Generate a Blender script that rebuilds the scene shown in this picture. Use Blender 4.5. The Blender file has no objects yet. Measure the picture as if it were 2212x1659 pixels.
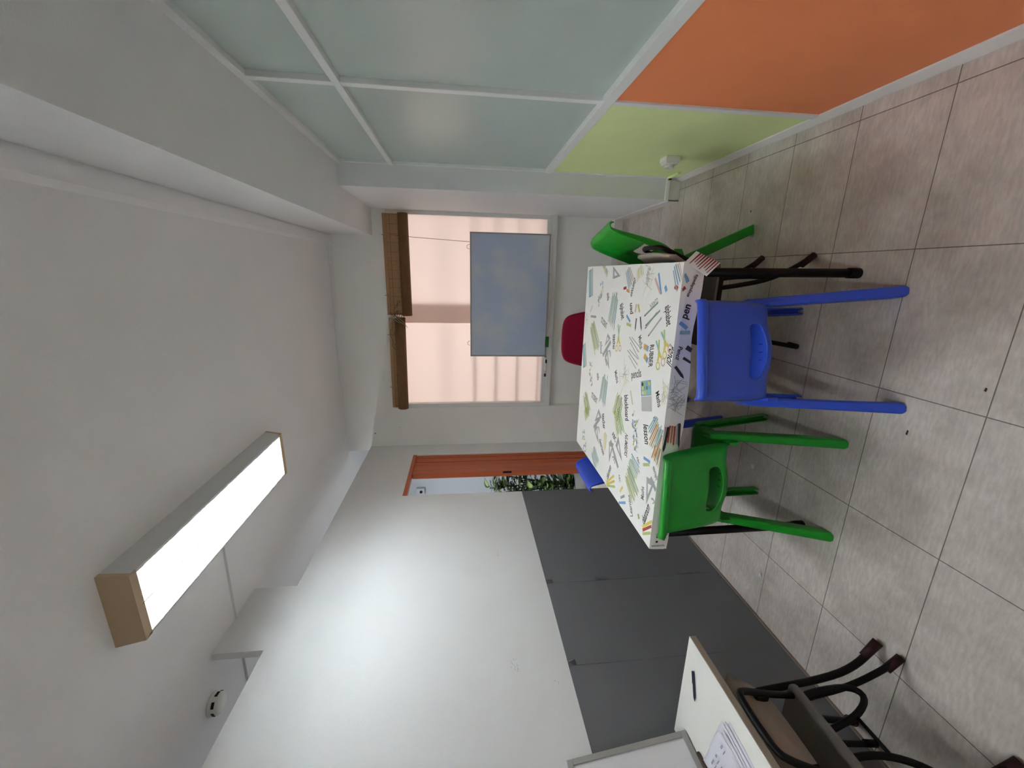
import bpy, bmesh, math, random
from mathutils import Vector, Matrix
random.seed(7)
sc = bpy.context.scene
COL = sc.collection
PI = math.pi

# ------------------------------------------------------------------ camera (the phone was held sideways)
RIGHT = Vector((0.966104, 0.257990, -0.009211)); FWD = Vector((-0.257309, 0.959443, -0.115155)); UP = Vector((-0.020871, 0.113622, 0.993305))
cam_d = bpy.data.cameras.new('camera'); cam = bpy.data.objects.new('camera', cam_d); COL.objects.link(cam)
cam_d.sensor_fit = 'HORIZONTAL'; cam_d.sensor_width = 36.0; cam_d.lens = 892.741 / 2212 * 36.0
cam_d.clip_start = 0.02; cam_d.clip_end = 60
M3 = Matrix((-UP, RIGHT, -FWD)).transposed()
cam.matrix_world = Matrix.Translation((0, 0, 1.55)) @ M3.to_4x4()
sc.camera = cam

# ------------------------------------------------------------------ light, exposure
sc.view_settings.view_transform = 'Standard'; sc.view_settings.look = 'None'
sc.view_settings.gamma = 1.0; sc.view_settings.use_curve_mapping = False
sc.view_settings.exposure = 2.1
sc.cycles.max_bounces = 20; sc.cycles.diffuse_bounces = 14
TUBE_STRENGTH = 17.5
w = bpy.data.worlds.new('world'); sc.world = w; w.use_nodes = True
w.node_tree.nodes['Background'].inputs[0].default_value = (0.75, 0.85, 1.0, 1)
w.node_tree.nodes['Background'].inputs[1].default_value = 0.3
def area(name, loc, target, sx, sy, energy, color):
    d = bpy.data.lights.new(name, 'AREA'); d.shape = 'RECTANGLE'; d.size = sx; d.size_y = sy
    d.energy = energy; d.color = color
    o = bpy.data.objects.new(name, d); COL.objects.link(o); o.location = loc
    o.rotation_euler = (Vector(target) - Vector(loc)).to_track_quat('-Z', 'Y').to_euler()
    return o
# daylight in the light well outside the frosted window
area('daylight', (-0.4, 5.1, 1.55), (-0.4, 4.1, 1.5), 2.6, 2.4, 10.0, (1.0, 0.86, 0.79))
# unseen light added to brighten the neighbouring room behind the doorway
area('next_room_fill', (-3.0, 3.6, 2.70), (-3.0, 3.6, 0), 0.6, 1.2, 12, (0.93, 0.96, 1.0))

# ------------------------------------------------------------------ materials
def lin(c):
    return tuple((v / 12.92 if v <= 0.04045 else ((v + 0.055) / 1.055) ** 2.4) for v in c)
def hexc(h):
    return lin(tuple(int(h[i:i + 2], 16) / 255 for i in (0, 2, 4)))
MATS = {}
def mat(name, h, rough=0.6, spec=0.5, mottle=0.0, scale=6.0, bump=0.0, bscale=180.0, metal=0.0):
    if name in MATS: return MATS[name]
    m = bpy.data.materials.new(name); m.use_nodes = True; MATS[name] = m
    nt = m.node_tree; b = nt.nodes['Principled BSDF']; c = hexc(h) if isinstance(h, str) else h
    b.inputs['Base Color'].default_value = (*c, 1); b.inputs['Roughness'].default_value = rough
    b.inputs['Specular IOR Level'].default_value = spec; b.inputs['Metallic'].default_value = metal
    tc = nt.nodes.new('ShaderNodeTexCoord')
    if mottle > 0:
        n = nt.nodes.new('ShaderNodeTexNoise'); n.inputs['Scale'].default_value = scale; n.inputs['Detail'].default_value = 5
        nt.links.new(tc.outputs['Object'], n.inputs['Vector'])
        mx = nt.nodes.new('ShaderNodeMix'); mx.data_type = 'RGBA'
        mx.inputs[6].default_value = (*[v * (1 - mottle) for v in c], 1); mx.inputs[7].default_value = (*[min(1, v * (1 + mottle)) for v in c], 1)
        nt.links.new(n.outputs['Fac'], mx.inputs[0]); nt.links.new(mx.outputs[2], b.inputs['Base Color'])
    if bump > 0:
        n2 = nt.nodes.new('ShaderNodeTexNoise'); n2.inputs['Scale'].default_value = bscale; n2.inputs['Detail'].default_value = 3
        nt.links.new(tc.outputs['Object'], n2.inputs['Vector'])
        bp = nt.nodes.new('ShaderNodeBump'); bp.inputs['Strength'].default_value = bump; bp.inputs['Distance'].default_value = 0.004
        nt.links.new(n2.outputs['Fac'], bp.inputs['Height']); nt.links.new(bp.outputs['Normal'], b.inputs['Normal'])
    return m
def emit(name, c, s):
    m = bpy.data.materials.new(name); m.use_nodes = True; nt = m.node_tree; nt.nodes.clear()
    e = nt.nodes.new('ShaderNodeEmission'); o = nt.nodes.new('ShaderNodeOutputMaterial')
    e.inputs[0].default_value = (*c, 1); e.inputs[1].default_value = s; nt.links.new(e.outputs[0], o.inputs[0])
    MATS[name] = m; return m
WHITE = mat('white_wall_paint', 'e2e4e4', 0.55, 0.35, 0.03, 3, 0.25, 260)
CEIL = mat('ceiling_paint', 'e8e8e8', 0.75, 0.2, 0.03, 3, 0.35, 220)
BACKP = mat('back_wall_paint', 'f2f3ef', 0.6, 0.3, 0.03, 4, 0.3, 240)
ORANGE = mat('orange_wall_paint', 'f5935f', 0.6, 0.3, 0.05, 5, 0.35, 240)
GREENP = mat('green_wall_paint', 'e2f0ae', 0.6, 0.3, 0.04, 5, 0.35, 240)
GREY = mat('grey_vinyl', '6e7073', 0.62, 0.35, 0.04, 8, 0.2, 300)
TRIM = mat('white_trim_paint', 'e8eae8', 0.42, 0.45, 0.02, 8, 0.1, 200)
SKIRT = mat('skirting_paint', 'dedad6', 0.5, 0.4, 0.05, 10, 0.1, 200)
NEXTW = mat('next_room_paint', 'b9bdc2', 0.6, 0.3, 0.02, 5, 0.2, 240)
BROWN = mat('brown_pvc', 'b9603a', 0.42, 0.45, 0.06, 12)
BAMBOO = mat('bamboo_weave', 'b08a64', 0.7, 0.3, 0.18, 40, 0.5, 120)
BAMBOOD = mat('bamboo_roll', '7a5636', 0.65, 0.3, 0.2, 30, 0.5, 120)
STRINGM = mat('twine', '6f6a45', 0.9, 0.1)
WIRE = mat('steel_hook', '8f8c85', 0.4, 0.5, metal=0.8)
BLACKM = mat('black_steel', '060607', 0.5, 0.25)
BLACKP = mat('black_plastic', '060606', 0.55, 0.25)
MAROONR = mat('maroon_rubber', '2c0e12', 0.6, 0.3)
PLY = mat('beige_plywood', '9f9488', 0.5, 0.35, 0.06, 14)
PLYE = mat('plywood_edge', '8a7663', 0.6, 0.3, 0.1, 40)
PLYD = mat('grey_brown_laminate', '7b766f', 0.25, 0.5, 0.05, 10)
BLUE = mat('blue_plastic', '3255cf', 0.32, 0.45, 0.02, 10, 0.12, 500)
GREEN = mat('green_plastic', '1c9a2a', 0.32, 0.45, 0.02, 10, 0.12, 500)
MAROON = mat('maroon_fabric', '8c1230', 0.85, 0.2, 0.06, 60, 0.4, 600)
DESKW = mat('desk_laminate', 'e4e3dc', 0.5, 0.4, 0.03, 60)
DESKE = mat('desk_edge_band', 'a89d8e', 0.55, 0.3, 0.05, 30)
ALU = mat('grey_aluminium', '9b9a95', 0.4, 0.5)
BOARDW = mat('whiteboard_enamel', 'd9d9dc', 0.25, 0.5)
PAPER = mat('paper', 'dcdce4', 0.8, 0.2)
PRINT = mat('grey_print', '9a9aa8', 0.85, 0.1)
INKD = mat('dark_ink', '23223a', 0.6, 0.3)
PENB = mat('pen_barrel', '262a4a', 0.35, 0.5)
IVORY = mat('ivory_plastic', 'ecebe3', 0.4, 0.5)
TANP = mat('yellowed_plastic', 'c0a888', 0.5, 0.4, 0.04, 20)
LAMPG = mat('lamp_housing', 'cfd2d2', 0.45, 0.4)
LOUV = mat('louvre_plastic', 'f0f2f2', 0.3, 0.5)
TUBE = emit('fluorescent_tube', (0.90, 0.95, 1.0), TUBE_STRENGTH)
LEAF = mat('leaf', '2c4a24', 0.4, 0.5)
LEAFV = mat('leaf_variegation', '8fa268', 0.4, 0.5)
STEM = mat('plant_stem', '3c4a2a', 0.6, 0.3)
POT = mat('pot_glaze', 'c9cdd2', 0.4, 0.5)
GERAS = mat('green_felt', '2f7034', 0.7, 0.2)
DUST = mat('grey_smudge', '8d8f92', 0.8, 0.1)
SPECK = mat('dark_speck', '3b3733', 0.8, 0.1)

def glass_frosted(name, h, trans):
    m = bpy.data.materials.new(name); m.use_nodes = True; nt = m.node_tree; nt.nodes.clear(); c = hexc(h)
    t = nt.nodes.new('ShaderNodeBsdfTranslucent'); d = nt.nodes.new('ShaderNodeBsdfDiffuse'); g = nt.nodes.new('ShaderNodeBsdfGlossy')
    for n in (t, d): n.inputs[0].default_value = (*c, 1)
    g.inputs[0].default_value = (1, 1, 1, 1); g.inputs['Roughness'].default_value = 0.3
    m1 = nt.nodes.new('ShaderNodeMixShader'); m1.inputs[0].default_value = trans
    m2 = nt.nodes.new('ShaderNodeMixShader'); f = nt.nodes.new('ShaderNodeFresnel'); f.inputs[0].default_value = 1.4
    nt.links.new(d.outputs[0], m1.inputs[1]); nt.links.new(t.outputs[0], m1.inputs[2])
    nt.links.new(f.outputs[0], m2.inputs[0]); nt.links.new(m1.outputs[0], m2.inputs[1]); nt.links.new(g.outputs[0], m2.inputs[2])
    o = nt.nodes.new('ShaderNodeOutputMaterial'); nt.links.new(m2.outputs[0], o.inputs[0]); MATS[name] = m; return m
PANE = glass_frosted('frosted_window_glass', 'f6ebe4', 0.84)
PARTG = mat('frosted_partition_glass', 'b9c6bf', 0.32, 0.5, 0.04, 4, 0.1, 120)

def floor_material():
    m = bpy.data.materials.new('floor_tiles'); m.use_nodes = True; nt = m.node_tree; b = nt.nodes['Principled BSDF']
    tc = nt.nodes.new('ShaderNodeTexCoord'); mp = nt.nodes.new('ShaderNodeMapping')
    mp.inputs['Location'].default_value = (-0.1119 + 4.9633 + 0.0, -1.9954 + 3.3241, 0)
    nt.links.new(tc.outputs['Object'], mp.inputs['Vector'])
    br = nt.nodes.new('ShaderNodeTexBrick'); br.offset = 0; br.squash = 1
    br.inputs['Scale'].default_value = 1; br.inputs['Brick Width'].default_value = 0.49633; br.inputs['Row Height'].default_value = 0.33241
    br.inputs['Mortar Size'].default_value = 0.0019; br.inputs['Mortar Smooth'].default_value = 0.2; br.inputs['Bias'].default_value = 0
    c = hexc('d0c8c0')
    br.inputs['Color1'].default_value = (*[v * 0.97 for v in c], 1); br.inputs['Color2'].default_value = (*[v * 1.04 for v in c], 1)
    br.inputs['Mortar'].default_value = (*hexc('7d746c'), 1)
    nt.links.new(mp.outputs[0], br.inputs['Vector'])
    n = nt.nodes.new('ShaderNodeTexNoise'); n.inputs['Scale'].default_value = 5; n.inputs['Detail'].default_value = 8; n.inputs['Roughness'].default_value = 0.65
    nt.links.new(tc.outputs['Object'], n.inputs['Vector'])
    r = nt.nodes.new('ShaderNodeValToRGB'); r.color_ramp.elements[0].position = 0.3; r.color_ramp.elements[0].color = (0.68, 0.67, 0.655, 1)
    r.color_ramp.elements[1].position = 0.62; r.color_ramp.elements[1].color = (1, 1, 1, 1); nt.links.new(n.outputs['Fac'], r.inputs[0])
    n3 = nt.nodes.new('ShaderNodeTexNoise'); n3.inputs['Scale'].default_value = 70; n3.inputs['Detail'].default_value = 4
    mp3 = nt.nodes.new('ShaderNodeMapping'); mp3.inputs['Scale'].default_value = (0.35, 1.3, 1); nt.links.new(tc.outputs['Object'], mp3.inputs[0]); nt.links.new(mp3.outputs[0], n3.inputs['Vector'])
    r3 = nt.nodes.new('ShaderNodeValToRGB'); r3.color_ramp.elements[0].position = 0.35; r3.color_ramp.elements[0].color = (0.88, 0.88, 0.88, 1)
    r3.color_ramp.elements[1].position = 0.65; r3.color_ramp.elements[1].color = (1.05, 1.05, 1.05, 1); nt.links.new(n3.outputs['Fac'], r3.inputs[0])
    mx = nt.nodes.new('ShaderNodeMix'); mx.data_type = 'RGBA'; mx.blend_type = 'MULTIPLY'; mx.inputs[0].default_value = 1
    nt.links.new(br.outputs['Color'], mx.inputs[6]); nt.links.new(r.outputs[0], mx.inputs[7])
    mx2 = nt.nodes.new('ShaderNodeMix'); mx2.data_type = 'RGBA'; mx2.blend_type = 'MULTIPLY'; mx2.inputs[0].default_value = 1
    nt.links.new(mx.outputs[2], mx2.inputs[6]); nt.links.new(r3.outputs[0], mx2.inputs[7]); nt.links.new(mx2.outputs[2], b.inputs['Base Color'])
    b.inputs['Roughness'].default_value = 0.42; b.inputs['Specular IOR Level'].default_value = 0.35
    bp = nt.nodes.new('ShaderNodeBump'); bp.inputs['Strength'].default_value = 0.3; bp.inputs['Distance'].default_value = 0.002
    inv = nt.nodes.new('ShaderNodeMath'); inv.operation = 'SUBTRACT'; inv.inputs[0].default_value = 1
    nt.links.new(br.outputs['Fac'], inv.inputs[1]); nt.links.new(inv.outputs[0], bp.inputs['Height']); nt.links.new(bp.outputs[0], b.inputs['Normal'])
    return m
FLOOR = floor_material()

# ------------------------------------------------------------------ mesh helpers
class MB:
    def __init__(s): s.bm = bmesh.new(); s.mats = []
    def mi(s, m):
        if m not in s.mats: s.mats.append(m)
        return s.mats.index(m)
    def face(s, pts, m, smooth=False):
        f = s.bm.faces.new([s.bm.verts.new(p) for p in pts]); f.material_index = s.mi(m); f.smooth = smooth; return f
    def box(s, a, b, m, bevel=0.0, M=None):
        x0, y0, z0 = [min(p, q) for p, q in zip(a, b)]; x1, y1, z1 = [max(p, q) for p, q in zip(a, b)]
        vs = [s.bm.verts.new(p) for p in ((x0,y0,z0),(x1,y0,z0),(x1,y1,z0),(x0,y1,z0),(x0,y0,z1),(x1,y0,z1),(x1,y1,z1),(x0,y1,z1))]
        fs = []
        for q in ((3,2,1,0),(4,5,6,7),(0,1,5,4),(1,2,6,5),(2,3,7,6),(3,0,4,7)):
            f = s.bm.faces.new([vs[i] for i in q]); f.material_index = s.mi(m); fs.append(f)
        if bevel > 0:
            es = list({e for f in fs for e in f.edges})
            r = bmesh.ops.bevel(s.bm, geom=es, offset=bevel, segments=2, affect='EDGES', profile=0.6)
            k = s.mi(m)
            for f in r['faces']: f.material_index = k
            vs = list({v for f in r['faces'] for v in f.verts} | {v for v in vs if v.is_valid})
        if M is not None: bmesh.ops.transform(s.bm, matrix=M, verts=vs)
        return vs
    def prism(s, poly, z0, z1, m, M=None, smooth=False):
        n = len(poly); lo = [s.bm.verts.new((x, y, z0)) for x, y in poly]; hi = [s.bm.verts.new((x, y, z1)) for x, y in poly]
        k = s.mi(m)
        f = s.bm.faces.new(list(reversed(lo))); f.material_index = k
        f = s.bm.faces.new(hi); f.material_index = k
        for i in range(n):
            f = s.bm.faces.new([lo[i], lo[(i+1)%n], hi[(i+1)%n], hi[i]]); f.material_index = k; f.smooth = smooth
        if M is not None: bmesh.ops.transform(s.bm, matrix=M, verts=lo + hi)
    def rings(s, rings, m, cap=True, closed=True, smooth=True):
        k = s.mi(m); vr = [[s.bm.verts.new(p) for p in r] for r in rings]; n = len(vr[0])
        for a, b in zip(vr, vr[1:]):
            for i in range(n if closed else n - 1):
                f = s.bm.faces.new([a[i], a[(i+1)%n], b[(i+1)%n], b[i]]); f.material_index = k; f.smooth = smooth
        if cap:
            f = s.bm.faces.new(list(reversed(vr[0]))); f.material_index = k
            f = s.bm.faces.new(vr[-1]); f.material_index = k
    def tube(s, path, r, m, n=10, cap=True):
        path = [Vector(p) for p in path]; rs = r if isinstance(r, (list, tuple)) else [r] * len(path)
        up = None; R = []
        for i, p in enumerate(path):
            d = (path[min(i+1, len(path)-1)] - path[max(i-1, 0)]).normalized()
            if up is None: up = Vector((0,0,1)) if abs(d.z) < 0.9 else Vector((1,0,0))
            a = d.cross(up)
            if a.length < 1e-4: a = d.cross(Vector((0,1,0)))
            a.normalize(); b = a.cross(d).normalized(); up = b
            R.append([p + rs[i] * (a * math.cos(2*PI*k/n) + b * math.sin(2*PI*k/n)) for k in range(n)])
        s.rings(R, m, cap)
    def lathe(s, prof, m, n=28, M=None):
        k = s.mi(m); vr = [[s.bm.verts.new((r*math.cos(2*PI*i/n), r*math.sin(2*PI*i/n), z)) for i in range(n)] for r, z in prof]
        for a, b in zip(vr, vr[1:]):
            for i in range(n):
                f = s.bm.faces.new([a[i], a[(i+1)%n], b[(i+1)%n], b[i]]); f.material_index = k; f.smooth = True
        for r, rev in ((vr[0], True), (vr[-1], False)):
            f = s.bm.faces.new(list(reversed(r)) if rev else r); f.material_index = k
        if M is not None: bmesh.ops.transform(s.bm, matrix=M, verts=[v for r in vr for v in r])
    def build(s, name, parent=None, loc=(0,0,0), rz=0.0, normals=True):
        if normals: bmesh.ops.recalc_face_normals(s.bm, faces=s.bm.faces)
        me = bpy.data.meshes.new(name); s.bm.to_mesh(me); s.bm.free()
        for m in s.mats: me.materials.append(m)
        o = bpy.data.objects.new(name, me); COL.objects.link(o); o.location = loc; o.rotation_euler = (0, 0, rz)
        if parent is not None: o.parent = parent
        return o
def smooth_path(pts, it=2):
    pts = [Vector(p) for p in pts]
    for _ in range(it):
        q = [pts[0]]
        for a, b in zip(pts, pts[1:]): q += [a * 0.75 + b * 0.25, a * 0.25 + b * 0.75]
        pts = q + [pts[-1]]
    return pts
def tag(o, label, cat, group=None):
    o['label'] = label; o['category'] = cat
    if group: o['group'] = group
    return o
def thing(name, label, cat, loc=(0,0,0), rz=0.0, group=None):
    o = bpy.data.objects.new(name, None); COL.objects.link(o); o.empty_display_size = 0.1
    o.location = loc; o.rotation_euler = (0, 0, rz); return tag(o, label, cat, group)
def struct(mb, name, parent=None):
    o = mb.build(name, parent); o['kind'] = 'structure'; return o
def dup(root, loc, rz, label, swap=None):
    r = root.copy(); COL.objects.link(r); r.location = loc; r.rotation_euler = (0, 0, rz); r['label'] = label
    def kids(a, b):
        for ch in list(a.children):
            c = ch.copy(); COL.objects.link(c); c.parent = b
            if swap:
                c.data = swapped(c.data, swap)
            kids(ch, c)
    kids(root, r); return r
SW = {}
def swapped(me, swap):
    k = (me.name, swap[1].name)
    if k not in SW:
        n = me.copy()
        for i, m in enumerate(n.materials):
            if m == swap[0]: n.materials[i] = swap[1]
        SW[k] = n
    return SW[k]
def rrect(x0, y0, x1, y1, r, n=5):
    P = []
    for cx, cy, a in ((x1-r,y1-r,0),(x0+r,y1-r,90),(x0+r,y0+r,180),(x1-r,y0+r,270)):
        for i in range(n + 1):
            t = math.radians(a + 90 * i / n); P.append((cx + r*math.cos(t), cy + r*math.sin(t)))
    return P

# ------------------------------------------------------------------ the room
XL, XR, YB, ZC, ZB = -1.746, 0.684, 4.082, 2.735, 2.362
b = MB(); b.box((-4.4,-3.1,-0.06),(0.8,5.8,0), FLOOR); struct(b, 'floor')
b = MB(); b.box((-4.4,-3.1,ZC),(0.8,5.8,ZC+0.06), CEIL); struct(b, 'ceiling')
b = MB(); b.box((0.308,-3.0,ZB),(0.8,YB,ZC), CEIL); struct(b, 'ceiling_beam')
b = MB(); b.prism([(0.292,ZC),(0.292,ZC-0.016),(0.236,ZC-0.016),(0.214,ZC)], -3.0, YB-0.001, CEIL, Matrix(((1,0,0,0),(0,0,1,0),(0,1,0,0),(0,0,0,1)))); struct(b, 'trim_1')
b = MB(); b.box((-1.14,YB-0.095,ZC-0.010),(0.214,YB-0.001,ZC), CEIL); struct(b, 'trim_2')
b = MB()
b.box((XL-0.036,-3.0,0),(XL,3.062,2.505), WHITE); b.box((XL-0.036,1.686,2.505),(XL,2.105,ZC), WHITE)
b.box((XL-0.036,3.062,2.05),(XL,3.835,2.505), WHITE); b.box((XL-0.036,3.835,0),(XL,YB,2.505), WHITE)
# pencil and scuff marks on the paint
rnd = random.Random(3)
for (y, z, n, s) in ((2.29,1.336,8,0.03),(1.50,1.33,6,0.03),(1.465,1.32,5,0.02),(1.38,1.15,3,0.02)):
    for i in range(n):
        yy = y + rnd.uniform(-s, s); zz = z + rnd.uniform(-s*0.5, s*0.5); l = rnd.uniform(0.004, 0.012); t = 0.0012
        b.face([(XL+0.0005,yy,zz),(XL+0.0005,yy+l,zz+0.4*l),(XL+0.0005,yy+l,zz+0.4*l+t),(XL+0.0005,yy,zz+t)], DUST)
struct(b, 'wall_left')
def dado(y0, y1):
    b = MB(); b.box((XL,y0,0.012),(XL+0.003,y1,1.082), GREY)
    for z0, z1, k in ((1.045,1.084,0.020),(0.70,0.79,0.014),(0.09,0.26,0.012)):
        if y0 > 1 and not (y0 < 1.6 and z0 < 1.0) or y0 > 1.8:
            yy = y0 + 0.001   # curled edge of the vinyl sheet at its seam
            b.face([(XL+0.003,yy+0.030,z0),(XL+0.003,yy+0.032,z1),(XL+0.003+k,yy,z1),(XL+0.0035,yy,z0)], GREY)
            b.face([(XL+0.003,yy+0.030,z0),(XL+0.0005,yy+0.032,z1),(XL+0.002+k,yy,z1),(XL+0.0025,yy,z0)], GREY)
    return b
struct(dado(1.993, 3.058), 'wall_left_covering'); struct(dado(1.466, 1.991), 'wall_left_covering'); struct(dado(-3.0, 1.464), 'wall_left_covering')
b = MB(); b.box((XL,-3.0,0),(XL+0.009,3.06,0.011), mat('floor_edge_grout','8d8074',0.8,0.2)); struct(b, 'baseboard_left')
b = MB()
b.box((-1.79,YB,0),(-1.335,4.25,ZC), BACKP); b.box((-1.335,YB,2.24),(0.56,4.25,ZC), BACKP); b.box((-1.335,4.155,0),(0.56,4.25,0.665), BACKP)
for x, z, r_ in ((-1.603,2.455,0.005),(-1.543,2.212,0.0025)): b.face([(x-r_,YB-0.0006,z-r_),(x+r_,YB-0.0006,z-r_),(x+r_,YB-0.0006,z+r_),(x-r_,YB-0.0006,z+r_)], SPECK)
struct(b, 'wall_back')
b = MB(); b.box((0.54,3.075,0),(0.8,4.25,ZB), WHITE); struct(b, 'wall_pier')
b = MB(); b.box((XR,-3.0,0),(0.8,1.856,0.96), ORANGE); b.box((XR,1.856,0),(0.8,3.075,0.96), GREENP); b.box((0.74,-3.0,0.96),(0.8,3.075,ZB), TRIM); struct(b, 'wall_right')
b = MB(); b.box((-4.4,-3.1,0),(0.8,-3.0,ZC), WHITE); struct(b, 'wall_front')
b = MB(); b.box((-4.4,-3.0,0),(-4.3,5.8,ZC), NEXTW); struct(b, 'wall_next_room_left')
b = MB(); b.box((-4.3,5.6,0),(-1.7,5.7,ZC), NEXTW); struct(b, 'wall_next_room_back')
b = MB(); b.box((-1.79,4.25,0),(-1.70,5.6,ZC), NEXTW); struct(b, 'wall_next_room_right')
# skirtings
b = MB(); b.prism([(XR,0),(XR-0.024,0),(XR-0.022,0.008),(XR-0.006,0.034),(XR,0.036)], -3.0, 3.075, SKIRT, Matrix(((1,0,0,0),(0,0,1,0),(0,1,0,0),(0,0,0,1)))); struct(b, 'baseboard_right')
b = MB(); b.box((0.528,3.063,0),(XR-0.02,3.0755,0.082), SKIRT, 0.003); b.box((0.528,3.063,0),(0.541,4.15,0.082), SKIRT, 0.003); struct(b, 'baseboard_pier')
b = MB(); b.box((-1.33,4.143,0),(0.528,4.156,0.082), SKIRT, 0.003); b.box((-1.74,4.07,0),(-1.335,YB+0.001,0.082), SKIRT, 0.003); struct(b, 'baseboard_back')
# partition rails
def rail(a, c, n):
    b = MB(); b.box(a, c, TRIM, 0.003); struct(b, n)
rail((XR-0.012,-3.0,0.940),(0.75,3.072,0.985), 'trim_3'); rail((XR-0.010,-3.0,2.000),(0.75,3.072,2.030), 'trim_4')
rail((XR-0.010,-3.0,2.330),(0.75,3.072,ZB+0.001), 'trim_5')
for i, (z0, z1) in enumerate(((0.036,0.940),(0.985,2.0),(2.03,2.33))):
    rail((XR-0.009,1.838,z0),(0.75,1.873,z1), 'trim_%d' % (6 + i)); rail((XR-0.006,3.048,z0),(0.75,3.0745,z1), 'trim_%d' % (9 + i))
k = 2
for z0, z1 in ((0.985,2.0),(2.03,2.33)):
    for y0, y1 in ((-3.0,1.838),(1.873,3.048)):
        b = MB(); b.box((XR+0.012,y0,z0),(XR+0.018,y1,z1), PARTG); struct(b, 'window_%d' % k); k += 1

# ------------------------------------------------------------------ the window
win = bpy.data.objects.new('window_1', None); COL.objects.link(win); win['kind'] = 'structure'; win.location = (-0.4, 4.1, 0.712)
wl = Vector(win.location)
def wpart(mb, n):
    o = mb.build(n, win); o.location = -wl; o['kind'] = 'structure'; return o
b = MB(); Z0, Z1 = 0.712, 2.24
for a, c in (((-1.335,4.092,Z0),(-1.297,4.16,Z1)),((0.505,4.092,Z0),(0.542,4.16,Z1)),((-1.297,4.092,Z0),(0.505,4.16,Z0+0.04)),((-1.297,4.092,Z1-0.04),(0.505,4.16,Z1))): b.box(a, c, TRIM, 0.003)
wpart(b, 'frame')
b = MB(); b.box((-0.478,4.112,Z0+0.04),(0.505,4.117,Z1-0.04), PANE); wpart(b, 'pane')
b = MB(); b.box((-1.297,4.138,Z0+0.04),(-0.292,4.143,Z1-0.04), PANE); wpart(b, 'pane')
b = MB(); b.box((-1.34,4.070,0.662),(0.541,4.25,0.712), TRIM, 0.003); wpart(b, 'sill')
for z, dy in ((0.79,0),(1.005,0),(1.225,0),(1.44,0),(1.72,0.05)):
    b = MB(); b.box((-1.335,4.160+dy,z-0.007),(0.545,4.174+dy,z+0.007), BLACKM); wpart(b, 'grille_bar')

# ------------------------------------------------------------------ folding door
d = bpy.data.objects.new('door_1', None); COL.objects.link(d); d['kind'] = 'structure'; d.location = (-1.765, 3.6, 0); dl = Vector(d.location)
def dpart(mb, n):
    o = mb.build(n, d); o.location = -dl; o['kind'] = 'structure'; return o
for ya, yb_ in ((3.60,3.688),(3.700,3.775),(3.785,3.831)):
    ym = (ya + yb_)/2
    b = MB(); b.prism([(-1.795,ya),(-1.760,ya),(-1.744,ym),(-1.760,yb_),(-1.795,yb_)], 0.012, 2.02, BROWN); dpart(b, 'fold')
b = MB(); b.box((-1.795,3.425,0.012),(-1.744,3.492,2.02), BROWN, 0.010); dpart(b, 'lead_post')
b = MB(); b.box((-1.795,3.500,0.012),(-1.750,3.588,2.02), BROWN, 0.010); dpart(b, 'fold')
b = MB(); b.box((-1.795,3.44,0.02),(-1.782,3.83,2.0), mat('dark_hinge_strip','3a1c12',0.6,0.3)); dpart(b, 'hinge_strip')
b = MB(); b.box((-1.76,3.418,1.125),(-1.745,3.445,1.205), BLACKP, 0.003); dpart(b, 'handle')
b = MB(); b.box((-1.79,3.064,2.02),(-1.741,3.833,2.052), BROWN, 0.004); dpart(b, 'track')
b = MB(); b.box((-1.785,3.833,0),(-1.743,3.850,2.05), TRIM); dpart(b, 'jamb')

# ------------------------------------------------------------------ ceiling lamp
def make_lamp(loc, rz, label):
    t = thing('ceiling_lamp', label, 'lamp', loc, rz)
    L, W, H = 1.19, 0.285, 0.09; hl, hw = L/2, W/2
    b = MB()   # housing: top plate and two long sides
    b.box((-hw,-hl,-0.006),(hw,hl,0), LAMPG)
    for s in (-1, 1):
        b.rings([[(s*hw,y,-0.004),(s*(hw-0.012),y,-H),(s*(hw-0.016),y,-H),(s*(hw-0.006),y,-0.004)] for y in (-hl+0.004, hl-0.004)], LAMPG, smooth=False)
    b.build('housing', t)
    for s in (-1, 1):
        b = MB(); b.rings([[(-hw-0.001,y,0),(hw+0.001,y,0),(hw-0.010,y2,-H-0.001),(-hw+0.010,y2,-H-0.001)] for y, y2 in ((s*(hl-0.004),s*(hl-0.012)),(s*(hl+0.014),s*(hl+0.002)))], TANP, smooth=False)
        b.box((-hw+0.010,s*(hl-0.03),-H),(hw-0.010,s*(hl-0.006),-H+0.004), TANP); b.build('end_cap', t)
    b = MB()   # louvre
    for x in (-0.122, 0.0, 0.122):
        b.rings([[(x-0.004,y,-0.046),(x+0.004,y,-0.046),(x+0.0015,y,-H),(x-0.0015,y,-H)] if x else [(x-0.012,y,-0.05),(x+0.012,y,-0.05),(x+0.002,y,-H),(x-0.002,y,-H)] for y in (-hl+0.02, hl-0.02)], LOUV, smooth=False)
    n = 13
    for i in range(n):
        y = -hl + 0.075 + (L - 0.15) * i / (n - 1)
        b.rings([[(x,y-0.006,-0.056),(x,y+0.006,-0.056),(x,y+0.001,-H+0.002),(x,y-0.001,-H+0.002)] for x in (-0.124, 0.124)], LOUV, smooth=False)
    b.build('louvre', t)
    for x in (-0.061, 0.061):
        b = MB(); b.tube([(x,-hl+0.04,-0.036),(x,hl-0.04,-0.036)], 0.013, TUBE, 10); b.build('fluorescent_tube', t)
    return t
lamp = make_lamp((-1.10, 1.875, ZC), -0.021, 'long white ceiling lamp with louvred fluorescent tubes above the table')
lamp['group'] = 'louvred ceiling lamps'
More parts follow.
